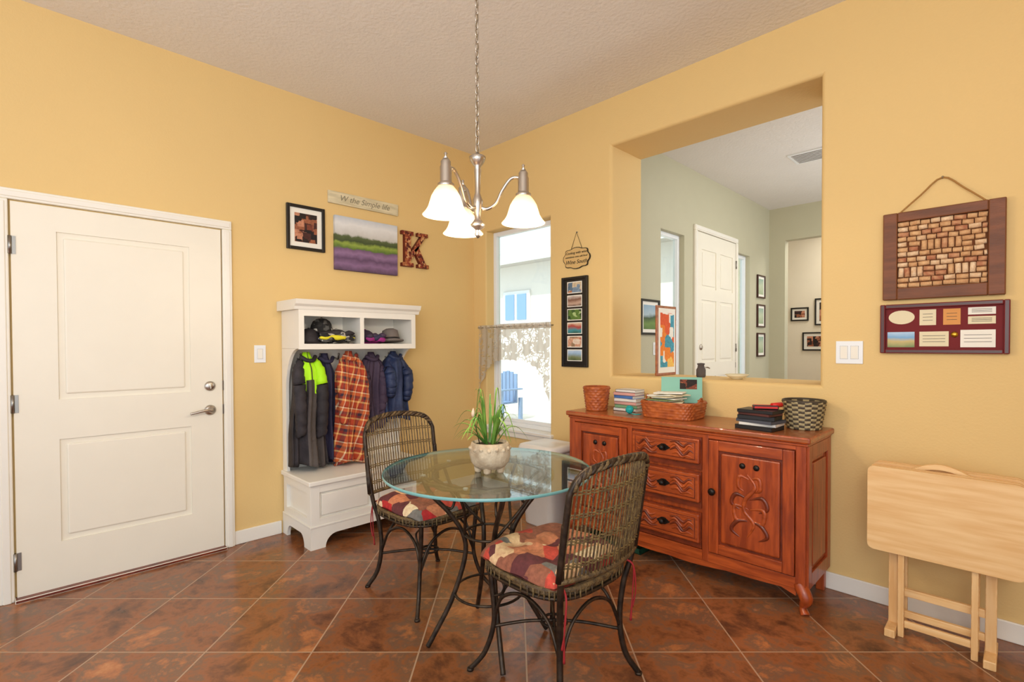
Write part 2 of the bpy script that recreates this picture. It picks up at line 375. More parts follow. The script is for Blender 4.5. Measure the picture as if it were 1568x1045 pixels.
# ---------------------------------------------------------------- exterior
M['stucco']=mat('neighbor_stucco',(236,232,226),.9,bump=.3,bscale=30)
M['roof']=mat('roof_shingle',(190,186,182),.9,bump=.5,bscale=20)
M['ground']=mat('pale_gravel',(236,230,220),.95,col2=(216,208,196),vscale=3,bump=.4)
M['darkglass']=mat('dark_window_glass',(130,165,205),.05)
b=B('neighbor_house')
b.box(-13,-.6,5.2,9,-.12,3.1,'stucco')
b.prism([(4.7,3.1),(4.7,3.24),(9.2,4.2),(9.2,3.1)],lambda p,q,d:Vector((d,p,q)),-13.3,-.3,'roof')
b.box(-13.3,-.3,4.66,4.7,3.06,3.26,'vinyl')
b.box(-5.0,-4.15,5.15,5.2,1.78,2.52,'vinyl',.01); b.box(-4.91,-4.62,5.13,5.16,1.86,2.44,'darkglass'); b.box(-4.53,-4.24,5.13,5.16,1.86,2.44,'darkglass')
b.done()
b=B('ground_exterior'); b.box(-14,.36,.2,5.2,-.22,-.12,'ground'); b.box(.36,1.1,.2,4.0,-.22,-.12,'ground'); b.done()
M['patio']=mat('blue_patio_plastic',(130,155,190),.5)
b=B('patio_chair')
cx,cy=-3.3,3.5
for sx in (-.25,.25):
    b.box(cx+sx-.03,cx+sx+.03,cy-.3,cy-.24,-.12,.45,'patio'); b.box(cx+sx-.03,cx+sx+.03,cy+.2,cy+.26,-.12,.3,'patio'); b.box(cx+sx-.05,cx+sx+.05,cy-.35,cy+.25,.45,.48,'patio',.01)
for k in range(5): b.box(cx-.24+k*.1,cx-.16+k*.1,cy+.14,cy+.17,.2,.75+.05*math.sin(k/4*pi),'patio',.008)
for k in range(5): b.box(cx-.25,cx+.25,cy-.3+k*.09,cy-.23+k*.09,.2,.225,'patio',.005)
b.done()
# ---------------------------------------------------------------- hall tree bench
b=B('hall_tree_bench')
y0,y1=-1.735,-.845; W='white'
fx=lambda p,q,d:Vector((d,p,q)) # (y,z) extruded in x
fy=lambda p,q,d:Vector((p,d,q)) # (x,z) extruded in y
b.box(.003,.02,y0+.023,y1-.023,.436,1.269,W); b.box(.003,.02,y0+.023,y1-.023,1.301,1.499,W)
n=14
for k in range(1,n): 
    yy=y0+(y1-y0)*k/n; b.box(.02,.0215,yy-.025,yy+.025,.45,1.26,W,.0006,seg=1)
b.box(.02,.434,y0+.024,y1-.024,.12,.389,W)
b.box(.003,.47,y0-.015,y1+.015,.405,.435,W,.006)
b.box(.01,.455,y0,y1,.39,.405,W)
def arch(a0,a1,fw,h,hh):
    pts=[(a0,0),(a0+fw*.75,0)]
    for k in range(9):
        t=k/8*pi/2; pts.append((a0+fw*.75+fw*.6*(1-math.cos(t)),hh*math.sin(t)))
    for k in range(9):
        t=(1-k/8)*pi/2; pts.append((a1-fw*.75-fw*.6*(1-math.cos(t)),hh*math.sin(t)))
    pts+=[(a1-fw*.75,0),(a1,0),(a1,h),(a0,h)]
    return pts
b.prism(arch(y0-.004,y1+.004,.13,.135,.08),fx,.4345,.457,W)
for yy in (y0-.004,y1-.018): b.prism(arch(.003,.434,.10,.135,.08),fy,yy,yy+.022,W)
b.box(.003,.46,y0-.006,y1+.006,.135,.15,W,.004)
for a0,a1 in ((y0,y0+.06),(y1-.06,y1),(-1.32,-1.26)): b.box(.434,.452,a0,a1,.15,.39,W,.002)
b.box(.434,.4515,y0+.055,y1-.055,.15,.19,W,.002); b.box(.434,.4515,y0+.055,y1-.055,.355,.39,W,.002)
for a0,a1 in ((y0+.075,-1.335),(-1.245,y1-.075)): b.box(.430,.447,a0,a1,.205,.34,W,.004)
for yy,y2 in ((y0+.002,y0+.024),(y1-.024,y1-.002)):
    b.box(.01,.06,yy,y2,.15,.39,W,.001); b.box(.39,.4335,yy,y2,.15,.39,W,.001); b.box(.06,.39,yy,y2,.15,.19,W); b.box(.06,.39,yy,y2,.35,.39,W)
prof=[(.003,.435),(.075,.435),(.07,.5),(.07,.95)]
for k in range(11):
    t=k/10*pi/2; prof.append((.07+.20*(1-math.cos(t)),.98+.289*math.sin(t)))
prof+=[(.003,1.269)]
for yy in (y0+.001,y1-.021): b.prism(prof,fy,yy,yy+.02,W)
b.box(.003,.284,y0+.001,y1-.001,1.27,1.30,W)
b.box(.003,.284,y0+.001,y1-.001,1.50,1.524,W)
for yy in (y0+.001,-1.30,y1-.022): b.box(.003,.284,yy,yy+.021,1.30,1.50,W)
for a,bb in ((y0,y0+.035),(y1-.035,y1),(-1.305,-1.275)): b.box(.284,.297,a,bb,1.301,1.484,W)
b.box(.284,.297,y0,y1,1.265,1.301,W); b.box(.284,.297,y0,y1,1.484,1.5245,W)
b.prism([(.003,1.525),(.30,1.525),(.306,1.545),(.325,1.56),(.33,1.575),(.335,1.59),(.003,1.59)],fy,y0-.03,y1+.03,W)
for k in range(6):
    yy=y0+.1+k*(y1-y0-.2)/5
    b.tube(catmull([(.02,yy,1.20),(.06,yy,1.19),(.075,yy,1.225)],5),.006,'steel',6); b.lathe([(.003,0),(.01,.006),(.003,.014)],'steel',(.075,yy,1.222),8)
b.done()
# coats
def garment(name,m,yc,xc,zt,zb,wt,wb,dp,seed,matf=None,sleeves=True,sm=None):
    rnd=random.Random(seed); ph=[rnd.uniform(0,6) for _ in range(6)]; b=B(name); n=34; sg=56; rings=[]
    for i in range(n+1):
        v=i/n; s=min(1,v/.16); s=s*s*(3-2*s)
        w=.022+(wt-.022)*s+(wb-wt)*max(0,v-.16)/.84; d=.02+(dp-.02)*s*(1+.15*v)
        ring=[]
        for j in range(sg):
            t=2*pi*j/sg
            a=.012*s+.022*v
            y=yc+w*math.cos(t)*(1+.06*math.sin(2*t+ph[0]+v))+.006*math.sin(9*v+ph[1])
            x=xc+d*math.sin(t)+a*math.sin(5*t+ph[2]+1.5*v)*.8+a*.5*math.sin(11*t+ph[3]-2*v)
            z=zt+(zb-zt)*v+(.018*math.sin(2*t+ph[4])*v)+(.03*abs(math.cos(t))*-s*(1-v) )
            ring.append((max(.028,x),y,z))
        rings.append(ring)
    b.loft(rings,m,matf=matf)
    if sleeves:
        for sd in (-1,1):
            L=(zt-zb)*rnd.uniform(.62,.78); p=[(xc+.01,yc+sd*wt*.5,zt-.05),(xc+dp*.5,yc+sd*wt*.8,zt-.14),(xc+dp*.9,yc+sd*wt*.85,zt-L*.5),(xc+dp*1.0,yc+sd*wt*.8,zt-L*.8),(xc+dp*.85,yc+sd*wt*.75,zt-L)]
            cp=catmull(p,7); cp=[q+Vector((.004*math.sin(i*1.7+ph[5]),.003*math.sin(i*2.3),0)) for i,q in enumerate(cp)]
            if sm=='split':
                b.tube(cp[:12],[.02,.038,.042],'neon' if sd>0 else 'blk',12); b.tube(cp[11:],[.042,.038,.034],'blk',12)
            else: b.tube(cp,[.02,.038,.042,.038,.034],sm or m,12)
    b.tube(catmull([(xc+.02,yc-.05,zt-.03),(xc+.055,yc-.02,zt-.055),(xc+.055,yc+.02,zt-.055),(xc+.02,yc+.05,zt-.03)],5),.014,m,8)
    return b.done(org=(xc,yc,(zt+zb)/2))
M['blk']=mat('black_jacket_cloth',(34,30,34),.75,col2=(52,46,50),vscale=14,bump=.3)
M['gry']=mat('grey_fleece',(92,84,80),.9,col2=(74,66,64),bump=.4)
M['neon']=mat('neon_green_cloth',(180,245,20),.7)
M['navy']=mat('navy_cloth',(38,36,62),.75,col2=(52,48,78),bump=.3)
M['purp']=mat('plum_cloth',(58,44,66),.75,col2=(72,56,76),bump=.3)
M['blue']=mat('blue_jacket_cloth',(24,34,66),.6,col2=(38,54,92),vscale=8,bump=.3)
def mf1(v,j):
    if v<.22 and j<.5 and not(.23<j<.26): return 'neon'
    if v<.34 and (.02<j<.20 or .31<j<.44): return 'neon'
    if .1<j<.3: return 'gry'
    return 'blk'
garment('jacket','blk',-1.62,.14,1.245,.475,.09,.115,.075,1,mf1,True,'split')
garment('hooded_sweatshirt','navy',-1.475,.10,1.235,.47,.055,.065,.05,2,sleeves=False)
garment('plaid_shirt','plaid',-1.325,.16,1.25,.455,.09,.115,.08,3)
garment('coat','purp',-1.13,.12,1.24,.66,.085,.095,.065,4)
garment('rain_jacket','blue',-.955,.16,1.245,.72,.09,.11,.085,5)
def cap(name,c,r,ang,m1,m2):
    b=B(name); T=Matrix.Translation(c)@Matrix.Rotation(ang,4,'Z')
    b.lathe([(r,0),(r*1.0,.02),(r*.93,.05),(r*.75,.078),(r*.45,.094),(r*.12,.1),(.003,.101)],m1,T=T,seg=24)
    b.lathe([(.008,.099),(.008,.104),(.001,.106)],m2,T=T,seg=10)
    def f(u,v):
        a=(u-.5)*2.2; rr=r*.95+v*.055*math.cos(a*.75); return T@Vector((rr*math.cos(a),rr*math.sin(a),.010-.010*v*v))
    b.grid(f,14,4,m2)
    def g(u,v):
        q=f(u,v); q.z-=.003; return q
    b.grid(g,14,4,m2)
    return b.done(org=c)
M['camo']=voromat('camo_cloth',[(40,38,36),(86,84,80),(190,186,176),(24,22,22)],38)
M['yel']=mat('yellow_cloth',(222,210,40),.7)
M['gcap']=mat('grey_felt',(120,110,104),.9)
M['pnk']=mat('magenta_cloth',(150,40,120),.8)
Z=1.3055
cap('baseball_cap',(.15,-1.61,Z),.083,0,'blk','blk'); cap('baseball_cap',(.15,-1.41,Z),.083,.2,'camo','camo'); cap('baseball_cap',(.13,-1.51,Z+.075),.075,.2,'camo','blk')
cap('baseball_cap',(.13,-1.18,Z),.075,.4,'purp','pnk')
b=B('felt_hat'); T=Matrix.Translation((.17,-.985,Z+.012))@Matrix.Rotation(-.12,4,'Y')
b.lathe([(.001,.0),(.098,.0),(.10,.008),(.068,.014),(.064,.05),(.058,.085),(.03,.1),(.001,.096)],'gcap',T=T); b.tube([T@Vector((.066*math.cos(t/20*2*pi),.066*math.sin(t/20*2*pi),.024)) for t in range(20)],.006,'black',6,True); b.done(org=(.17,-.985,Z))
def scarf(name,xc,ya,yb,z,ms,seed):
    rnd=random.Random(seed); b=B(name)
    for i,m in enumerate(ms):
        pts=[(xc+rnd.uniform(-.02,.02),ya+(yb-ya)*k/6,z+.02+.012*i+abs(.016*math.sin(k*1.9+rnd.uniform(0,2)))) for k in range(7)]
        b.tube(catmull(pts,5),[.006,.019,.015,.020,.016,.019,.006],m,8)
    return b.done(org=(xc,ya,z))
scarf('knit_gloves',.25,-1.58,-1.33,Z,('camo','yel','camo','blk'),3); scarf('folded_scarf',.25,-1.24,-1.08,Z,('pnk','navy','purp'),5)
# ---------------------------------------------------------------- pictures left wall
def frame(name,w,a0,a1,z0,z1,fw,fm,pm,mat_w=0,matm='paper',dep=.022,gl=True):
    b=B(name); bx=lambda p0,p1,q0,q1,d0,d1,m,bev=0: b.box(*PW(w,p0,p1,q0,q1,d0,d1),m,bev)
    bx(a0+.003,a1-.003,z0+.003,z1-.003,.001,.008,'black')
    for q in ((a0,a0+fw,z0,z1),(a1-fw,a1,z0,z1),(a0+fw*.9,a1-fw*.9,z0,z0+fw),(a0+fw*.9,a1-fw*.9,z1-fw,z1)): bx(*q,.001,dep,fm,.003)
    if mat_w: bx(a0+fw,a1-fw,z0+fw,z1-fw,.008,.010,matm)
    m=fw+mat_w
    bx(a0+m,a1-m,z0+m,z1-m,.008,.0115,pm)
    return b
portrait=voromat('family_photo',[(40,26,20),(120,60,40),(190,130,100),(70,36,28),(150,90,60),(30,22,20)],22,bump=0)
frame('picture_frame',LW,-1.698,-1.427,1.962,2.276,.022,'black',portrait,.034).done()
lav=bandmat('lavender_field_print',1.85,2.25,[(0,(80,58,84)),(.12,(132,100,138)),(.22,(92,66,98)),(.32,(140,108,146)),(.4,(110,82,114)),(.42,(86,112,44)),(.50,(140,160,66)),(.55,(60,74,40)),(.64,(84,96,56)),(.68,(196,194,190)),(.85,(222,222,222)),(1,(190,196,204))],.14,18)
b=B('canvas_print'); b.box(.002,.032,-1.358,-.831,1.85,2.25,lav,.003); b.done()
M['sign']=mat('whitewashed_wood',(222,210,176),.8,col2=(196,184,150),vscale=6,stretch=(8,1,8))
b=B('wall_sign'); b.box(.002,.02,-1.40,-.815,2.335,2.425,'sign',.003); b.box(.004,.022,-1.39,-.825,2.343,2.417,'sign',.002); s=b.done()
M['ink']=mat('dark_ink',(130,122,100),.7)
text(s,'W the Simple life',.06,LW,-1.108,2.38,.0225,'ink')
M['cork']=voromat('red_cork_mosaic',[(120,40,26),(176,104,60),(84,26,18),(200,150,100),(140,60,34)],60)
M['corkedge']=mat('rust_metal',(110,38,24),.5,.3)
b=B('letter_k_decor')
k0=-.79;S=.29;zb=1.935
def kp(x,z): return (k0+x*.26,zb+z*S)
f=fW(LW)
for poly in ([(0,0),(.42,0),(.42,.1),(.32,.1),(.32,.9),(.42,.9),(.42,1),(0,1),(0,.9),(.1,.9),(.1,.1),(0,.1)],
             [(.32,.42),(.70,.9),(.58,.9),(.58,1),(.97,1),(.97,.9),(.88,.9),(.32,.20)],
             [(.42,.50),(.58,.62),(.90,.1),(1,.1),(1,0),(.58,0),(.58,.1),(.68,.1)]):
    P2=[kp(*p) for p in poly]; b.prism(P2,f,.002,.035,'corkedge'); 
    cxx=sum(p[0] for p in P2)/len(P2); czz=sum(p[1] for p in P2)/len(P2)
    b.prism([(cxx+(p[0]-cxx)*.93,czz+(p[1]-czz)*.965) for p in P2],f,.034,.037,'cork')
b.done()
def switch(name,w,a,z,n=1):
    b=B(name); hw=.036+.023*(n-1); bx=lambda p0,p1,q0,q1,d0,d1,m,bev=0: b.box(*PW(w,p0,p1,q0,q1,d0,d1),m,bev)
    bx(a-hw,a+hw,z-.058,z+.058,.0005,.007,'vinyl',.002)
    for k in range(n):
        c=a+(k-(n-1)/2)*.046; bx(c-.0175,c+.0175,z-.034,z+.034,.0062,.0075,'steel'); bx(c-.0165,c+.0165,z-.033,z+.033,.006,.0095,'paper',.0015)
    return b.done()
switch('light_switch',LW,-1.876,1.235); switch('light_switch',BW,2.958,1.245,2); switch('light_switch',('L',1.23),1.10,1.25)
# ---------------------------------------------------------------- back wall decor
strip=B('photo_strip_frame'); 
bx=lambda p0,p1,q0,q1,d0,d1,m,bev=0: strip.box(*PW(BW,p0,p1,q0,q1,d0,d1),m,bev)
bx(1.068,1.309,1.122,1.803,.001,.014,'black',.002)
for q in ((1.066,1.086,1.12,1.805),(1.291,1.311,1.12,1.805),(1.086,1.291,1.12,1.14),(1.086,1.291,1.785,1.805)): bx(*q,.001,.024,'black',.003)
pc=[[(60,80,40),(120,130,90),(150,180,210),(200,215,230)],[(150,120,90),(200,150,120),(180,90,70),(220,200,180)],[(40,80,60),(60,140,150),(170,60,50),(220,200,170)],[(60,90,40),(90,120,50),(40,60,30),(160,180,120)],[(90,70,60),(190,160,140),(120,80,60),(220,210,200)],[(180,120,80),(90,110,130),(200,180,150),(120,140,160)]]
for k in range(6):
    z=1.165+k*.103
    bx(1.118,1.259,z,z+.088,.014,.0155,'paper'); bx(1.124,1.253,z+.006,z+.082,.0155,.0165,voromat('snapshot_%d'%k,pc[k],30,bump=0) if k%2 else bandmat('snapshot_%d'%k,z,z+.09,[(i/3,c) for i,c in enumerate(pc[k])],.5,18))
strip.done()
M['tanwood']=mat('tan_sign_wood',(206,172,112),.7)
b=B('wine_sign'); pts=[]
for k in range(48):
    t=2*pi*k/48; rr=1+.06*math.cos(8*t); pts.append((1.203+.122*rr*math.copysign(abs(math.cos(t))**.75,math.cos(t)),1.945+.078*rr*math.copysign(abs(math.sin(t))**.75,math.sin(t))))
b.prism(pts,fW(BW),.002,.012,'black'); b.prism([(1.203+(p-1.203)*.95,1.945+(q-1.945)*.93) for p,q in pts],fW(BW),.012,.0135,'tanwood')
b.tube([(1.15,-.008,2.01),(1.203,-.008,2.14),(1.256,-.008,2.01)],.002,'knob',5); b.lathe([(.006,0),(.006,.006),(.001,.008)],'steel',T=Matrix.Translation((1.203,-.001,2.14))@Matrix.Rotation(pi/2,4,'X'),seg=8)
s=b.done()
text(s,'Cooking with wine',.026,BW,1.203,1.985,.0145,'black'); text(s,'sometimes even add food',.02,BW,1.203,1.955,.0145,'black'); text(s,'Wine South',.042,BW,1.203,1.915,.0145,'black')
# cork board
M['dkwood']=mat('walnut_frame',(98,54,26),.5,col2=(124,70,36),vscale=5,stretch=(1,6,6),bump=.2)
M['corks']=mat('wine_cork',(220,178,130),.85,col2=(200,150,104),vscale=40,bump=.4,bscale=120)
M['corks2']=mat('wine_cork_light',(236,208,172),.85,col2=(214,174,132),vscale=40,bump=.4,bscale=120)
M['corks3']=mat('wine_cork_stained',(170,104,74),.85,col2=(204,156,114),vscale=40)
M['backing']=mat('board_backing',(120,70,36),.9)
b=B('wine_cork_board'); bx=lambda p0,p1,q0,q1,d0,d1,m,bev=0: b.box(*PW(BW,p0,p1,q0,q1,d0,d1),m,bev)
A0,A1,C0,C1=3.10,3.53,1.50,1.915; fw=.056
bx(A0+.01,A1-.01,C0+.01,C1-.01,.002,.012,'backing')
for q in ((A0,A0+fw,C0,C1),(A1-fw,A1,C0,C1),(A0+fw,A1-fw,C0,C0+fw),(A0+fw,A1-fw,C1-.045,C1)): bx(*q,.002,.034,'dkwood',.004)
ia0,ia1,ic0,ic1=A0+fw,A1-fw,C0+fw,C1-.045
nr=13; rh=(ic1-ic0)/nr; row=0
def hrow(z,s0,s1):
    a=s0
    while a<s1-.012:
        L=min(random.choice((.036,.041,.045)),s1-a); m=random.choice(('corks','corks','corks2','corks3'))
        b.tube([(a+.001,-.020,z+random.uniform(-.001,.001)),(a+L-.003,-.020,z+random.uniform(-.003,.003))],rh*.46,m,8); a+=L
while row<nr:
    if row in (2,7):   # a double row with some upright corks
        z0_=ic0+row*rh; a=ia0+.001
        while a<ia1-.05:
            if random.random()<.5:
                for q in range(2):
                    b.tube([(a+rh*(.5+q),-.020,z0_+.002),(a+rh*(.5+q)+random.uniform(-.002,.002),-.020,z0_+2*rh-.003)],rh*.45,random.choice(('corks','corks2','corks3')),8)
                a+=2*rh
            else:
                hrow(z0_+.5*rh,a,a+.043); hrow(z0_+1.5*rh,a,a+.043); a+=.043
        hrow(z0_+.5*rh,a,ia1); hrow(z0_+1.5*rh,a,ia1); row+=2
    else: hrow(ic0+(row+.5)*rh,ia0+.001,ia1); row+=1
M['rope']=mat('jute_rope',(170,124,66),.9,bump=.5,bscale=200)
b.tube(catmull([(3.165,-.03,1.912),(3.24,-.016,1.985),(3.318,-.01,2.052),(3.395,-.016,1.985),(3.466,-.03,1.912)],4),.0035,'rope',6)
b.lathe([(.005,0),(.005,.012),(.001,.014)],'steel',T=Matrix.Translation((3.318,0,2.053))@Matrix.Rotation(pi/2,4,'X'),seg=8)
b.done()
M['maroon']=mat('maroon_mat_board',(112,24,28),.8); M['mahog']=mat('mahogany_frame',(70,28,22),.35)
M['cream']=mat('certificate_card',(226,214,180),.8); M['tancard']=mat('tan_card',(214,150,84),.8); M['bluecard']=bandmat('scenic_card',1.27,1.35,[(0,(120,140,90)),(.4,(200,180,120)),(.6,(120,170,210)),(1,(190,215,235))],.3,20)
b=B('award_frame'); bx=lambda p0,p1,q0,q1,d0,d1,m,bev=0: b.box(*PW(BW,p0,p1,q0,q1,d0,d1),m,bev)
A0,A1,C0,C1=3.09,3.545,1.243,1.478
bx(A0+.01,A1-.01,C0+.01,C1-.01,.002,.012,'maroon')
for q in ((A0,A0+.02,C0,C1),(A1-.02,A1,C0,C1),(A0+.02,A1-.02,C0,C0+.02),(A0+.02,A1-.02,C1-.02,C1)): bx(*q,.002,.028,'mahog',.004)
b.prism([(3.172+.05*math.cos(t/24*2*pi),1.415+.033*math.sin(t/24*2*pi)) for t in range(24)],fW(BW),.012,.0135,'cream')
for a,bb,c,d,m in ((3.24,3.30,1.375,1.448,'cream'),(3.325,3.385,1.375,1.448,'tancard'),(3.41,3.50,1.418,1.45,'paper'),(3.41,3.50,1.376,1.41,'cream'),(3.118,3.222,1.272,1.345,'bluecard'),(3.24,3.345,1.276,1.345,'cream'),(3.385,3.50,1.272,1.35,'paper')):
    bx(a,bb,c,d,.012,.0135,m)
    if m!='bluecard':
        for k in range(3): zz=c+(d-c)*(.3+.2*k); bx(a+.012,bb-.012,zz,zz+.002,.0135,.0138,'gry')
M['gold']=mat('gold_medal',(210,160,60),.3,1)
b.lathe([(.013,0),(.013,.003),(.001,.004)],'gold',T=Matrix.Translation((3.365,-.012,1.33))@Matrix.Rotation(pi/2,4,'X'),seg=16)
b.done()
# ---------------------------------------------------------------- curtain
b=B('lace_curtain')
x0,x1=.105,.955
def cf(u,v):
    x=x0+(x1-x0)*u; e=abs(2*u-1); e2=e**4
    zb=1.15-.34*e2+.014*abs(math.sin(u*40)); z=1.44+(zb-1.44)*v
    return Vector((x,-.034+.010*math.sin(u*70+v)*(.4+.6*v)-.012*v*e2,z))
b.grid(cf,170,16,'lace')
b.grid(lambda u,v:Vector((x0+(x1-x0)*u,-.04+.008*math.sin(u*75),1.44+.03*(v-.2))),150,2,'lace')
b.tube([(.09,-.028,1.446),(.97,-.028,1.446)],.005,'steel',8)
for x in (.1,.962): b.tube([(x,0,1.446),(x,-.028,1.446)],.005,'steel',8)
b.done(recalc=False)
# ---------------------------------------------------------------- sideboard
b=B('carved_sideboard'); fr=-.40
b.box(1.46,2.87,fr+.005,-.015,.12,.82,'woodv')
b.box(1.44,2.895,-.432,-.003,.82,.85,'woodtop',.008); b.box(1.452,2.882,-.418,-.01,.805,.82,'wood',.004)
for a0,a1 in ((1.458,1.503),(1.905,1.935),(2.37,2.405),(2.828,2.872)): b.box(a0,a1,fr-.012,fr+.01,.12,.806,'woodv',.003)
b.box(1.50,2.83,fr-.0105,fr+.01,.785,.806,'wood',.002); b.box(1.50,2.83,fr-.0105,fr+.01,.12,.175,'wood',.002)
def cdoor(a0,a1,z0,z1,kn):
    m=.052
    for q in ((a0,a0+m,z0,z1),(a1-m,a1,z0,z1)): b.box(q[0],q[1],fr-.020,fr,q[2],q[3],'woodv',.003)
    for q in ((a0+m,a1-m,z0,z0+m),(a0+m,a1-m,z1-m,z1)): b.box(q[0],q[1],fr-.0195,fr,q[2],q[3],'wood',.003)
    b.box(a0+m,a1-m,fr-.006,fr,z0+m,z1-m,'wooddk')
    b.box(a0+m+.012,a1-m-.012,fr-.016,fr-.004,z0+m+.012,z1-m-.012,'woodv',.008)
    c=(a0+a1)/2; zc=(z0+z1)/2; y=fr-.013; h=(z1-z0)/2-m-.05; w=(a1-a0)/2-m-.04
    b.tube(catmull([(c-w*.1,y,zc+h*.75),(c+w*.25,y,zc+h*.45),(c-w*.15,y,zc+h*.1),(c-w*.2,y,zc-h*.2),(c+w*.2,y,zc-h*.5),(c-w*.1,y,zc-h*.9)],8),[.004,.010,.012,.010,.010,.003],'wood',8)
    for sg in (-1,1):
        for i,(q0,q1,q2,q3) in enumerate((((0,.1),(.55,.2),(.75,-.05),(.35,-.2)),((0,-.15),(.6,-.1),(.55,-.45),(.1,-.4)),((.05,-.45),(.5,-.5),(.75,-.75),(.35,-.92)),((0,.62),(.4,.68),(.45,.4),(.2,.3)))):
            b.tube(catmull([(c+sg*w*q[0],y,zc+h*q[1]) for q in (q0,q1,q2,q3)],7),[.003,.012,.011,.002],'wooddk' if i%2==0 else 'wood',8)
        b.lathe([(.016,0),(.014,.006),(.003,.01)],'knob',T=Matrix.Translation((c+sg*.034,fr-.015,zc+h*.95))@Matrix.Rotation(pi/2,4,'X'),seg=10)
    b.lathe([(.01,0),(.008,.012),(.019,.018),(.019,.026),(.005,.032)],'knob',T=Matrix.Translation((kn,fr-.018,zc+.03))@Matrix.Rotation(pi/2,4,'X'),seg=14)
cdoor(1.507,1.902,.18,.78,1.878); cdoor(2.409,2.825,.18,.78,2.434)
for z0,z1 in ((.64,.775),(.43,.585),(.21,.365)):
    b.box(1.938,2.367,fr-.008,fr,z0-.03,z1+.009,'wooddk')
    b.box(1.945,2.36,fr-.028,fr,z0,z1,'wood',.007)
    b.box(1.965,2.34,fr-.0285,fr-.02,z0+.018,z1-.018,'wooddk',.001)
    b.box(1.970,2.335,fr-.0305,fr-.02,z0+.023,z1-.023,'wood',.003)
    zc=(z0+z1)/2; y=fr-.029
    for sg in (-1,1):
        c=2.152
        for i,(p0,p1,p2,p3,p4) in enumerate((((.03,.0),(.07,.03),(.115,-.005),(.15,.028),(.178,.015)),((.04,-.01),(.08,.008),(.12,-.03),(.155,.0),(.178,-.012)),((.05,-.03),(.085,-.018),(.11,-.038),(.14,-.03),(.17,-.036)),((.04,.035),(.08,.04),(.12,.02),(.15,.04),(.17,.036)))):
            b.tube(catmull([(c+sg*p[0],y,zc+sg*p[1]) for p in (p0,p1,p2,p3,p4)],6),[.003,.009,.009,.007,.002],'wooddk' if i%2 else 'wood',8)
    pts=[(2.152+.034*math.cos(t/16*2*pi)*(1+.25*math.cos(4*t/16*2*pi)),zc+.02*math.sin(t/16*2*pi)) for t in range(16)]
    y=fr-.030
    b.prism(pts,fW(('B',y)),0,.004,'knob'); b.lathe([(.008,0),(.008,.012),(.016,.018),(.013,.028),(.003,.031)],'knob',T=Matrix.Translation((2.152,y-.003,zc))@Matrix.Rotation(pi/2,4,'X'),seg=14)
for xs,sx in ((2.87,1),(1.46,-1)):
    for q in ((-.395,-.345,.12,.805),(-.07,-.015,.12,.805),(-.345,-.07,.74,.805),(-.345,-.07,.12,.19)): b.box(xs,xs+sx*.012,q[0],q[1],q[2],q[3],'woodv',.002)
    b.box(xs,xs+sx*.009,-.32,-.095,.215,.715,'woodv',.006)
    b.tube(catmull([(xs-sx*.03,-.385,.14),(xs+sx*.004,-.403,.085),(xs-sx*.014,-.385,.035),(xs+sx*.0,-.399,.002)],6),[.032,.03,.016,.022],'woodv',12)
    b.box(xs-sx*.045,xs-sx*.005,-.06,-.02,0,.13,'woodv',.004)
ap=[(1.5,.13),(1.5,.085)]+[(1.5+1.33*k/20,.10+.012*math.cos(k/20*2*pi)-.02*abs(math.sin(k/20*4*pi))*.3) for k in range(1,20)]+[(2.83,.085),(2.83,.13)]
b.prism(ap,fW(('B',0)),.385,.405,'wood')
b.done()
M['green']=mat('green_plastic',(14,70,48),.5)
b=B('storage_tray'); b.box(1.55,1.95,-.34,-.08,0,.008,'green',.003)
for q in ((1.55,1.56,-.34,-.08),(1.94,1.95,-.34,-.08),(1.55,1.95,-.34,-.33),(1.55,1.95,-.09,-.08)): b.box(*q,0,.035,'green',.003)
b.done()
# baskets
def woven(name,cx,cy,z0,rx,ry,h,flare,rows,n,m,p=2,m2=None,rot=0,fill=None):
    b=B(name); sg=n*4; rings=[]; cr,sr=math.cos(rot),math.sin(rot)
    def ring(z,k,off):
        out=[]
        for j in range(sg):
            t=2*pi*j/sg; c,s=math.cos(t),math.sin(t)
            ex=2/p; x=rx*sgn(c)*abs(c)**ex; y=ry*sgn(s)*abs(s)**ex
            q=k*(1)+off/ max(rx,ry); x*=q; y*=q
            out.append((cx+x*cr-y*sr,cy+x*sr+y*cr,z))
        return out
    def ringw(z,k,row,ph):
        out=[]
        for j in range(sg):
            t=2*pi*j/sg; c,s=math.cos(t),math.sin(t); ex=2/p
            x=rx*sgn(c)*abs(c)**ex; y=ry*sgn(s)*abs(s)**ex
            q=k+(.0035*math.sin(n*t+pi*row)*math.sin(ph*pi)+.002*math.sin(ph*pi))/max(rx,ry)
            out.append((cx+(x*cr-y*sr)*q,cy+(x*sr+y*cr)*q,z))
        return out
    for r in range(rows):
        for s in range(4):
            ph=s/4; z=z0+h*(r+ph)/rows; rings.append(ringw(z,1+flare*(z-z0)/h,r,ph))
    rings.append(ring(z0+h,1+flare,0)); rings.append(ring(z0+h,1+flare,-.008)); rings.append(ring(z0+.012,1,-.008))
    def mf(v,j): 
        k=int(v*len(rings)/4)
        return (m2 if (m2 and (int(j*n)+k)%2) else m)
    b.loft(rings,m,matf=mf if m2 else None)
    b.tube(ring(z0+h,1+flare,-.004),.006,m,6,True)
    return b
M['wb1']=mat('orange_wicker',(184,96,40),.55,col2=(150,70,28),vscale=30,coat=.2)
M['wb2']=mat('dark_splint',(70,60,46),.6); M['wb3']=mat('pale_splint',(168,152,112),.6)
zt=.8505
woven('small_wicker_basket',1.575,-.27,zt,.068,.068,.155,.3,9,14,'wb1').done(org=(1.575,-.27,zt))
b=woven('letter_basket',2.10,-.215,zt,.155,.12,.095,.1,6,22,'wb1',p=5)
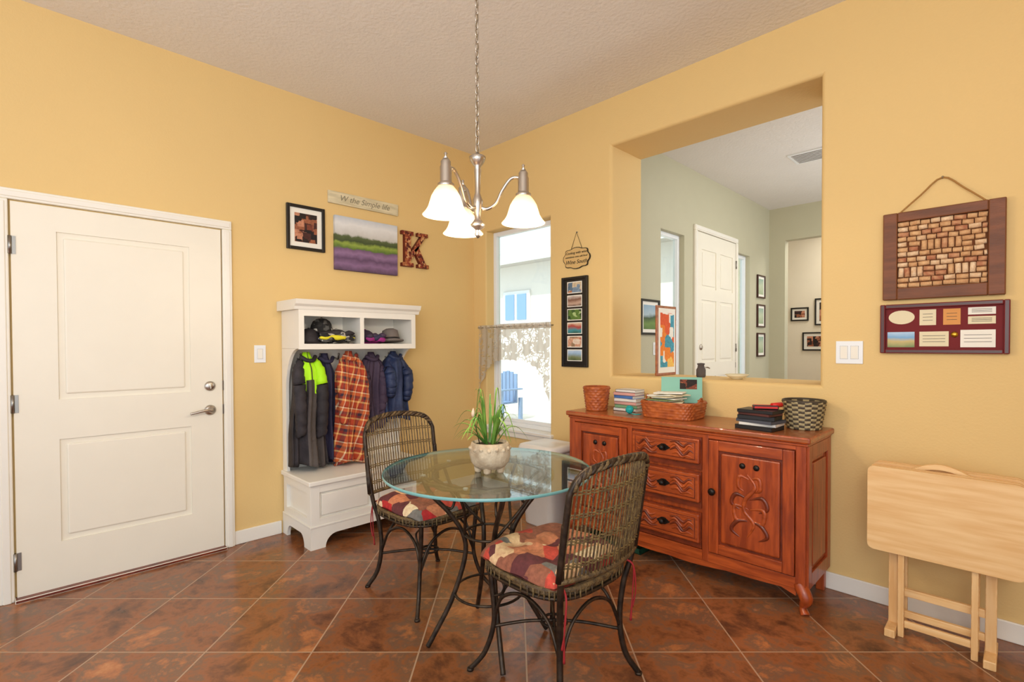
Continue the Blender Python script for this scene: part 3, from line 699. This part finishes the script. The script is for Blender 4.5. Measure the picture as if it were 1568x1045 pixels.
for sx in (-1,1):
    b.tube(catmull([(2.10+sx*.165,-.25,zt+.09),(2.10+sx*.175,-.215,zt+.125),(2.10+sx*.165,-.18,zt+.09)],6),.005,'wb1',6)
cl=['paper','cream','paper','bluecard','paper','cream']
for k in range(9):
    T=Matrix.Translation((2.06+random.uniform(-.03,.08),-.215+random.uniform(-.03,.03),zt+.075+.0085*k))@Matrix.Rotation(random.uniform(-.4,.4),4,'Z')@Matrix.Rotation(random.uniform(-.09,.09),4,'Y')
    b.box(-.085,.085,-.06,.06,0,.006,cl[k%6],0,T)
M['teal']=mat('teal_card',(130,184,166),.7)
T=Matrix.Translation((2.12,-.13,zt+.08))@Matrix.Rotation(.45,4,'Z')@Matrix.Rotation(-.25,4,'X')
b.box(-.13,.11,-.002,.002,0,.16,'teal',0,T); b.box(-.02,.08,-.004,-.002,.085,.145,portrait,0,T)
b.done(org=(2.10,-.215,zt))
woven('round_splint_basket',2.785,-.13,zt,.078,.078,.145,.28,12,20,'wb2',m2='wb3').done(org=(2.785,-.13,zt))
def stack(name,cx,cy,z,items,rot=0):
    b=B(name)
    for (w,d,h,m,dr) in items:
        T=Matrix.Translation((cx+random.uniform(-.006,.006),cy+random.uniform(-.006,.006),z))@Matrix.Rotation(rot+dr,4,'Z')
        b.box(-w/2,w/2,-d/2,d/2,0,h*.12,m,0,T); b.box(-w/2,w/2,-d/2,d/2,h*.88,h,m,0,T); b.box(-w/2+.003,w/2-.003,-d/2+.004,d/2-.003,h*.12,h*.88,'paper',0,T); b.box(-w/2,-w/2+.002,-d/2,d/2,0,h,m,0,T)
        b.box(-w/2,w/2,-d/2,-d/2+.002,0,h,m,0,T)
        z+=h
    return b,z
M['bred']=mat('red_cover',(200,34,26),.5); M['bblk']=mat('black_cover',(26,24,26),.4); M['bblu']=mat('blue_cover',(70,110,170),.5); M['bpink']=mat('pink_cover',(204,150,140),.6); M['bgrn']=mat('green_cover',(110,150,110),.6); M['bwht']=mat('white_cover',(216,212,204),.5); M['bdk']=mat('maroon_cover',(84,40,36),.5); M['bgy']=mat('slate_cover',(70,74,84),.5)
b,z=stack('magazine_stack',1.745,-.13,zt,[(.17,.14,.022,'bwht',0),(.16,.14,.02,'bgrn',.1),(.17,.13,.022,'bpink',-.05),(.16,.14,.02,'bwht',.06),(.15,.13,.02,'bblu',-.1),(.16,.13,.02,'bpink',.04),(.15,.12,.018,'bwht',0)]); b.done(org=(1.745,-.13,zt))
M['tealc']=mat('teal_yarn',(20,160,160),.7,bump=.5)
b=B('yarn_ball'); c=Vector((1.83,-.27,zt+.026))
b.lathe([(.002,-.025),(.014,-.021),(.023,-.010),(.0255,0),(.023,.010),(.014,.021),(.002,.025)],'tealc',c,16)
for k in range(7):
    ax=Matrix.Rotation(k*.9,3,'X')@Matrix.Rotation(k*1.3,3,'Y'); b.tube([c+ax@Vector((.025*math.cos(t/20*2*pi),.025*math.sin(t/20*2*pi),0)) for t in range(20)],.0018,'tealc',5,True)
b.tube(catmull([c+Vector((.02,-.01,-.022)),(1.88,-.30,zt+.004),(1.91,-.28,zt+.004),(1.90,-.25,zt+.004)],5),.003,'tealc',5)
b.done(org=c)
b,z=stack('book_stack',2.63,-.30,zt,[(.135,.19,.021,'bblk',0),(.13,.18,.015,'bwht',.12),(.135,.19,.016,'bgy',-.08),(.125,.18,.021,'bblk',.14),(.12,.17,.013,'bdk',-.1),(.13,.18,.016,'bblk',.04)],rot=1.45)
T=Matrix.Translation((2.65,-.29,z))@Matrix.Rotation(.5,4,'Z')
b.box(-.06,.06,-.022,.022,0,.022,'bred',.006,T); b.tube([T@Vector((.03,.0,.02)),T@Vector((.08,.02,.024))],.013,'bred',8)
b.done(org=(2.63,-.30,zt))
# ledge objects
frame_art=voromat('abstract_painting',[(232,130,40),(70,150,170),(240,190,90),(220,90,40),(240,235,220)],14,bump=0)
b=B('framed_painting')
b.box(1.80,1.815,.10,.37,1.071,1.56,'woodtop',.003); b.box(1.815,1.817,.118,.352,1.09,1.542,'paper'); b.box(1.817,1.819,.14,.33,1.13,1.51,frame_art)
b.box(1.73,1.80,.22,.25,1.071,1.085,'woodtop'); b.tube([(1.735,.235,1.078),(1.80,.235,1.40)],.006,'woodtop',6); b.done()
b=B('ceramic_dish'); b.lathe([(.03,0),(.035,.006),(.055,.018),(.07,.03),(.066,.032),(.05,.02),(.002,.01)],'cream',(2.33,.16,1.0705)); b.done()
b=B('glass_jar'); b.lathe([(.026,0),(.03,.01),(.03,.05),(.022,.065),(.02,.08),(.024,.084),(.024,.092),(.001,.095)],'gry',(2.08,.2,1.0705)); b.done()
# entry pictures
land=bandmat('green_landscape',1.38,1.68,[(0,(60,90,40)),(.3,(110,140,70)),(.5,(60,80,50)),(.6,(170,190,200)),(1,(120,160,190))],.25,10)
frame('picture_frame',('L',1.23),.84,1.16,1.375,1.69,.02,'black',land,.03).done()
for k,(z0,z1) in enumerate(((1.87,2.16),(1.50,1.79),(1.13,1.43))):
    frame('picture_frame',('L',1.23),3.58,3.84,z0,z1,.018,'mahog',bandmat('botanical_%d'%k,z0,z1,[(0,(140,160,120)),(.5,(190,200,170)),(1,(120,160,150))],.6,16),.03).done()
frame('picture_frame',('B',5.3),1.12,1.36,1.63,1.83,.02,'black',portrait,.03).done(); frame('picture_frame',('B',5.3),1.44,1.74,1.56,1.95,.02,'black',portrait,.04).done(); frame('picture_frame',('B',5.3),1.28,1.66,1.19,1.46,.02,'black',portrait,.04).done()
b=B('ceiling_vent'); b.box(2.02,2.34,2.1,2.4,H-.012,H,'vinyl',.003)
for k in range(7): b.box(2.05,2.31,2.13+k*.038,2.14+k*.038,H-.016,H-.01,'steel')
b.done()
# ---------------------------------------------------------------- waste bin by window
M['bin']=mat('white_plastic_bin',(222,218,212),.35)
b=B('trash_bin')
def rr(cx,cy,hx,hy,z,p=6,n=40):
    o=[]
    for j in range(n):
        t=2*pi*j/n; c,s=math.cos(t),math.sin(t); o.append((cx+hx*sgn(c)*abs(c)**(2/p),cy+hy*sgn(s)*abs(s)**(2/p),z))
    return o
cx,cy=1.17,-.30
b.loft([rr(cx,cy,.13,.12,0),rr(cx,cy,.135,.125,.01),rr(cx,cy,.155,.15,.50),rr(cx,cy,.165,.16,.505),rr(cx,cy,.165,.16,.53)],'bin')
b.loft([rr(cx,cy,.172,.168,.53),rr(cx,cy,.174,.17,.55),rr(cx,cy,.165,.16,.572),rr(cx,cy,.13,.125,.582),rr(cx,cy,.12,.115,.576),rr(cx,cy,.01,.01,.578)],'bin')
b.box(cx-.04,cx+.04,cy-.185,cy-.165,.535,.55,'gry',.003); b.done(org=(cx,cy,0))
# ---------------------------------------------------------------- chairs
M['quilt']=voromat('patchwork_quilt',[(172,30,32),(212,172,130),(110,104,98),(186,66,50),(92,40,42),(222,196,158),(142,84,62),(190,118,82)],13)
M['redtie']=mat('red_ribbon',(150,26,30),.7)
def chair(name,loc,rot):
    b=B(name)
    def se(hx,hy,z,n=48,p=3.2): return rr(.0,0,hx,hy,z,p,n)
    b.loft([se(.20,.205,.415),se(.222,.226,.420),se(.228,.232,.434),se(.222,.226,.448),se(.19,.195,.452)],'wicker')
    for z,r in ((.420,.008),(.448,.009)): b.tube(se(.228,.232,z),r,'wicker' if z>.43 else 'iron',6,True)
    q=se(.233,.237,.41,60)
    for j in range(60):
        a=q[j]; b.tube([(a[0],a[1],.418),(a[0],a[1],.45)],.0035,'wickertan' if j%3==0 else 'wicker',5)
    for sy in (-1,1):
        b.tube(catmull([(.185,sy*.175,.43),(.175,sy*.17,.33),(.165,sy*.17,.20),(.19,sy*.195,.08),(.235,sy*.235,.006)],7),[.012,.011,.010,.010,.010],'iron',8)
        b.lathe([(.014,0),(.014,.008),(.008,.012)],'iron',(.235,sy*.235,0),10)
        b.tube(catmull([(-.235,sy*.23,.006),(-.20,sy*.19,.09),(-.185,sy*.175,.22),(-.195,sy*.185,.36),(-.215,sy*.205,.46),(-.232,sy*.218,.58),(-.25,sy*.222,.70)],7),.0115,'iron',8)
        b.lathe([(.014,0),(.014,.008),(.008,.012)],'iron',(-.235,sy*.23,0),10)
        b.tube(catmull([(.167,sy*.17,.20),(.12,sy*.165,.31),(.0,sy*.16,.355),(-.12,sy*.165,.31),(-.185,sy*.175,.20)],7),.007,'iron',6)
        b.tube(catmull([(.165,sy*.17,.18),(.08,sy*.08,.20),(0,0,.205)],6),.007,'iron',6)
        b.tube(catmull([(-.185,sy*.175,.18),(-.08,sy*.08,.20),(0,0,.205)],6),.007,'iron',6)
        b.tube(catmull([(.168,sy*.168,.40),(.12,sy*.16,.36),(.13,sy*.16,.32),(.165,sy*.17,.30)],6),.005,'iron',6)
    for xx in (.167,-.186): b.tube(catmull([(xx,-.17,.20),(xx,-.11,.31),(xx,0,.355),(xx,.11,.31),(xx,.17,.20)],7),.007,'iron',6)
    b.tube([(.05*math.cos(t/16*2*pi),.05*math.sin(t/16*2*pi),.203) for t in range(16)],.006,'iron',6,True)
    def top(s): return .90-.035*s*s-.065*abs(s)**12
    def bp(s,z): return Vector((-.215-.045*(1-s*s)-(z-.46)*.16,.222*s,z))
    rim=[bp(-1,z) for z in (.50,.56,.62,.68,.74,.78)]+[bp(math.sin(a),top(math.sin(a))) for a in [(-.5+k/34)*pi for k in range(0,35)]]+[bp(1,z) for z in (.78,.74,.68,.62,.56,.50)]
    b.tube(rim,.011,'iron',8)
    arc=[bp(math.sin(s/20*1.3),top(math.sin(s/20*1.3))-.004) for s in range(-20,21)]
    for k in range(3):
        b.tube([p+Vector((.009*math.cos(i*1.1+k*2.09),0,.009*math.sin(i*1.1+k*2.09))) for i,p in enumerate(arc)],.008,'wicker' if k else 'iron',6)
    b.tube([bp(s/10,.50) for s in range(-10,11)],.010,'wicker',8)
    nn=27
    for k in range(nn):
        s=-.95+1.9*k/(nn-1); zt_=top(s)-.01
        b.tube([bp(s,.50+(zt_-.50)*q/6) for q in range(7)],.0036,'wicker' if k%2 else 'wickertan',5)
    for z in (.545,.555,.63,.64,.72,.73,.80,.81):
        b.tube([bp(.97*s/14,z)+Vector((.005*(1 if s%2 else -1),0,0)) for s in range(-14,15)],.0032,'wickertan',5)
    def cu(u,v):
        a=2*u-1;c=2*v-1
        ra=.215*a; rc=.222*c
        k=1-.08*(a*a*c*c)
        h=(1-abs(a)**5)*(1-abs(c)**5)
        tuft=sum(math.exp(-((a-p)**2+(c-q)**2)/.03) for p in (-.45,0,.45) for q in (-.45,0,.45))
        return Vector((ra*k+.012,rc*k,.458+.062*max(h,0)**.45-.024*tuft*max(h,0)+.004*math.sin(7*a+3*c)))
    b.grid(cu,48,48,'quilt'); b.grid(lambda u,v:Vector((cu(u,v).x,cu(u,v).y,.455)),36,36,'quilt')
    for sy in (-1,1):
        for k in range(2):
            b.tube(catmull([(-.19,sy*.17,.462),(-.232,sy*.195,.44),(-.228-.008*k,sy*(.20+.008*k),.34),(-.222,sy*(.195+.01*k),.22+.05*k)],7),[.003,.004,.003,.0025,.005],'redtie',6)
    return b.done(loc=loc,rot=rot)
chair('dining_chair',(1.37,-1.49,0),.0)
chair('dining_chair',(2.295,-1.55,0),pi-.03)
# ---------------------------------------------------------------- table
b=B('glass_dining_table'); tcx,tcy=1.947,-1.583
R=.45
b.lathe([(.001,.742),(R-.003,.742)],'tglass',seg=72,cap=False); b.lathe([(R-.003,.754),(.001,.754)],'tglass',seg=72,cap=False)
b.lathe([(R-.003,.742),(R,.745),(R,.751),(R-.003,.754)],'gedge',seg=72,cap=False)
ringp=[(.28*math.cos(t/48*2*pi),.28*math.sin(t/48*2*pi),.728) for t in range(48)]
for k in range(2): b.tube([(p[0]*(1+.02*math.cos(i*.9+k*pi)),p[1]*(1+.02*math.cos(i*.9+k*pi)),p[2]+.006*math.sin(i*.9+k*pi)) for i,p in enumerate(ringp)],.006,'wickertan',6,True)
b.tube([(.24*math.cos(t/48*2*pi),.24*math.sin(t/48*2*pi),.728) for t in range(48)],.006,'iron',6,True)
b.tube([(.105*math.cos(t/32*2*pi),.105*math.sin(t/32*2*pi),.47) for t in range(32)],.006,'iron',6,True)
b.tube([(.15*math.cos(t/32*2*pi),.15*math.sin(t/32*2*pi),.22) for t in range(32)],.006,'iron',6,True)
for k in range(4):
    a=math.radians(240+90*k); c,s=math.cos(a),math.sin(a)
    P=lambda r,z:(r*c,r*s,z)
    b.tube(catmull([P(.285,.732),P(.25,.66),P(.17,.57),P(.11,.47),P(.105,.37),P(.16,.2),P(.235,.06),P(.265,.008)],7),.0105,'iron',8)
    b.tube(catmull([P(.24,.728),P(.20,.70),P(.15,.64),P(.16,.59),P(.19,.60)],6),.006,'iron',6)
    a2=a+math.radians(45); b.tube(catmull([(.105*c,.105*s,.47),(.2*math.cos(a2)*.9,.2*math.sin(a2)*.9,.62),(.24*math.cos(a2),.24*math.sin(a2),.724)],7),.007,'iron',6)
for k in range(6):
    a=k*pi/3; b.lathe([(.008,.734),(.010,.736),(.010,.742)],'bin',(.28*math.cos(a),.28*math.sin(a),0),8)
b.done(loc=(tcx,tcy,0))
# plant
M['pot']=mat('stone_pot',(200,184,158),.8,col2=(160,140,114),vscale=18,bump=.6,bscale=50)
M['leaf']=mat('spider_plant_leaf',(70,120,40),.5,col2=(130,170,70),vscale=10); M['soil']=mat('potting_soil',(52,36,26),.95,bump=.8)
b=B('potted_spider_plant'); pz=.7545; c=(2.0,-1.62,pz)
b.lathe([(.045,.018),(.065,.022),(.08,.045),(.087,.075),(.085,.105),(.078,.125),(.072,.127),(.070,.112),(.001,.110)],'pot',c,28)
b.lathe([(.069,.113),(.03,.118),(.001,.119)],'soil',c,20)
for k in range(5):
    a=k*2*pi/5+.3; b.lathe([(.012,0),(.016,.006),(.018,.02),(.014,.04)],'pot',(c[0]+.05*math.cos(a),c[1]+.05*math.sin(a),c[2]),10)
for k in range(16):
    a=k*2*pi/16; b.lathe([(.004,-.008),(.010,-.004),(.010,.004),(.004,.008)],'pot',(c[0]+.081*math.cos(a),c[1]+.081*math.sin(a),c[2]+.10+.004*(k%2)),6)
rnd=random.Random(5)
for k in range(38):
    a=rnd.uniform(0,2*pi); L=rnd.uniform(.07,.15); hh=rnd.uniform(.05,.16); w=rnd.uniform(.004,.0075)
    base=Vector((c[0]+.02*math.cos(a)+rnd.uniform(-.015,.015),c[1]+.02*math.sin(a),c[2]+.115)); dr=Vector((math.cos(a),math.sin(a),0)); sd=Vector((-math.sin(a),math.cos(a),0))
    if k<8: L*=.4; hh=rnd.uniform(.16,.24)
    droop=rnd.uniform(.3,1.3)
    def lf(u,v,base=base,dr=dr,sd=sd,L=L,hh=hh,w=w,droop=droop):
        p=base+dr*L*u+Vector((0,0,hh*math.sin(min(1,u*1.0)*pi*.5*(1+.75*droop))))
        ww=w*(1-u)**.6*(.7+.6*min(1,u*4)); 
        return p+sd*(v-.5)*2*ww+Vector((0,0,abs(v-.5)*ww))
    b.grid(lf,10,2,'leaf')
M['birdc']=mat('cream_ornament',(214,186,160),.7)
b.tube([(c[0]-.03,c[1]-.03,c[2]+.11),(c[0]-.055,c[1]-.045,c[2]+.235)],.0018,'knob',5)
b.lathe([(.002,-.016),(.007,-.010),(.009,0),(.006,.010),(.003,.018),(.001,.022)],'birdc',(c[0]-.055,c[1]-.045,c[2]+.245),12)
b.done(org=c,recalc=True)
# ---------------------------------------------------------------- chandelier
Fd=Vector((-.711,.703,0)); Rd=Vector((.703,.711,0))
cc=Vector((2.032,-1.71,0)); b=B('chandelier')
zb=1.721
prof=[(.002,0),(.010,.006),(.014,.016),(.009,.026),(.012,.034),(.026,.044),(.03,.054),(.02,.066),(.012,.078),(.014,.10),(.020,.13),(.022,.15),(.016,.165),(.011,.18),(.012,.24),(.015,.27),(.013,.285),(.02,.295),(.03,.31),(.034,.325),(.024,.332),(.01,.336),(.006,.345),(.001,.348)]
b.lathe(prof,'nickel',(cc.x,cc.y,zb),24)
lights=[]
for k in range(3):
    an=math.radians(234+120*k); d=Rd*math.cos(an)+Fd*math.sin(an); q=cc+d*.185
    P=lambda r,z:cc+d*r+Vector((0,0,z))
    b.tube(catmull([P(.012,1.845),P(.04,1.838),P(.075,1.86),P(.10,1.91),P(.135,1.955),P(.17,1.957),P(.185,1.945)],8),.0065,'nickel',8)
    b.lathe([(.012,1.985),(.004,1.998),(.007,2.006),(.001,2.012)][::-1],'nickel',(q.x,q.y,0),14)
    b.lathe([(.030,1.878),(.031,1.892),(.024,1.896),(.022,1.90),(.022,1.955),(.019,1.962),(.019,1.975),(.012,1.985)],'nickel',(q.x,q.y,0),20)
    sp=[(.026,1.890),(.032,1.880),(.044,1.864),(.054,1.846),(.060,1.826),(.066,1.806),(.075,1.790),(.088,1.776)]
    b.lathe(sp+[(r-.003,z) for r,z in sp[::-1]],'shade',(q.x,q.y,0),32,cap=False)
    b.lathe([(.011,1.885),(.012,1.85),(.024,1.825),(.028,1.808),(.022,1.79),(.010,1.777),(.001,1.775)],'bulb',(q.x,q.y,0),16)
    lights.append((q.x,q.y,1.745))
z=zb+.345; k=0
while z<H-.035:
    pts=[]
    for t in range(14):
        a=2*pi*t/14; u=.0085*math.cos(a); w=.0185*math.sin(a)
        pts.append((cc.x+(u if k%2 else 0),cc.y+(0 if k%2 else u),z+.016+w))
    b.tube(pts,.0022,'nickel',6,True); z+=.029; k+=1
b.tube([(cc.x+.004*math.sin(i*.9),cc.y+.004*math.cos(i*.9),zb+.34+i*(H-zb-.34)/50) for i in range(51)],.0016,'wickertan',5)
b.lathe([(.062,H),(.062,H-.006),(.05,H-.02),(.02,H-.03),(.006,H-.036),(.001,H-.036)],'nickel',(cc.x,cc.y,0),24)
b.done(org=(cc.x,cc.y,zb))
for i,l in enumerate(lights):
    ld=bpy.data.lights.new('chandelier_bulb','POINT'); ld.energy=9; ld.color=(1,.84,.64); ld.shadow_soft_size=.03
    o=bpy.data.objects.new('chandelier_bulb',ld); o.location=l; sc.collection.objects.link(o)
# ---------------------------------------------------------------- tray tables
b=B('folding_tray_table_set')
def rrect(a0,a1,z0,z1,r,n=6):
    o=[]
    for cx_,cz_,s in ((a1-r,z1-r,0),(a0+r,z1-r,1),(a0+r,z0+r,2),(a1-r,z0+r,3)):
        for k in range(n+1): t=(s+k/n)*pi/2; o.append((cx_+r*math.cos(t),cz_+r*math.sin(t)))
    return o
for k,yy in enumerate((.298,.262,.19,.154)):
    b.prism(rrect(3.095,3.60,.368,.742,.025),fW(BW),yy,yy+.016,'pine')
f=fW(BW)
for xx in (3.165,3.485):
    b.box(xx,xx+.035,-.247,-.225,0.03,.70,'pinev',.003)
    b.box(xx-.002,xx+.037,-.335,-.13,0,.035,'pinev',.004)
    for yy in (-.285,-.19): b.box(xx+.04 if xx<3.3 else xx-.04,(xx+.062) if xx<3.3 else xx-.018,yy-.012,yy+.008,.0,.66,'pinev',.003)
b.box(3.20,3.485,-.246,-.226,.165,.20,'pine',.003); b.box(3.20,3.485,-.246,-.226,.07,.10,'pine',.003)
b.box(3.227,3.445,-.292,-.276,.045,.075,'pine',.003)
b.box(3.165,3.52,-.247,-.225,.70,.725,'pine',.003)
hp=[(3.24,.725)]+[(3.24+.2*k/12,.735+.035*math.sin(pi*k/12)) for k in range(13)]+[(3.44,.725)]
hi=[(3.42,.725)]+[(3.42-.16*k/12,.730+.018*math.sin(pi*k/12)) for k in range(13)]+[(3.26,.725)]
b.prism(hp+hi,f,.226,.246,'pine')
b.done()
# ---------------------------------------------------------------- lighting
w=bpy.data.worlds.new('sky_world'); sc.world=w; w.use_nodes=True
nt=w.node_tree; nt.nodes.clear(); o=nt.nodes.new('ShaderNodeOutputWorld'); bg=nt.nodes.new('ShaderNodeBackground')
bg.inputs[0].default_value=(.80,.90,1,1); bg.inputs[1].default_value=1.6; nt.links.new(bg.outputs[0],o.inputs[0])
sd=bpy.data.lights.new('sun','SUN'); sd.energy=4.5; sd.angle=.02; sd.color=(1,.97,.93)
so=bpy.data.objects.new('sun',sd); so.rotation_euler=Vector((-.12,.62,-.78)).to_track_quat('-Z','Y').to_euler(); so.location=(0,0,8); sc.collection.objects.link(so)
def area(name,loc,tgt,size,e,col):
    ld=bpy.data.lights.new(name,'AREA'); ld.energy=e; ld.size=size; ld.color=col
    o=bpy.data.objects.new(name,ld); o.location=loc; o.rotation_euler=(Vector(tgt)-Vector(loc)).to_track_quat('-Z','Y').to_euler(); sc.collection.objects.link(o)
area('rear_fill',(4.4,-4.4,2.9),(1.6,-1.2,1.0),1.2,32,(1,.94,.85))  # added soft fill from behind the camera, no real fixture
area('ceiling_bounce_fill',(3.7,-4.0,1.7),(2.9,-2.9,3.05),1.6,56,(1,.96,.9))  # added fill aimed upward to brighten the ceiling, like a bounce flash
area('entry_fill_down',(3.4,2.4,2.95),(2.6,2.4,0),1.0,32,(1,.96,.88))  # added fill to brighten the entry and opening jamb, no fixture there
area('entry_fill_up',(4.0,2.4,1.2),(3.2,2.4,3.05),1.0,28,(.9,.95,1))  # added upward fill that lightens the entry ceiling
area('hall_fill',(2.2,4.7,2.95),(2.0,4.8,0),.6,20,(1,.95,.88))  # unseen area light added to fill the hall
sc.view_settings.view_transform='Standard'
# ---------------------------------------------------------------- camera
cd=bpy.data.cameras.new('camera'); cam=bpy.data.objects.new('camera',cd); sc.collection.objects.link(cam)
cd.sensor_width=36; cd.lens=17.79; cd.clip_start=.05; cd.shift_y=.0115
Mx=Matrix.Translation((3.585,-3.055,1.29))@Matrix.Rotation(math.radians(45.3),4,'Z')@Matrix.Rotation(math.radians(90-.9),4,'X')@Matrix.Rotation(math.radians(-.2),4,'Z')
cam.matrix_world=Mx
sc.camera=cam
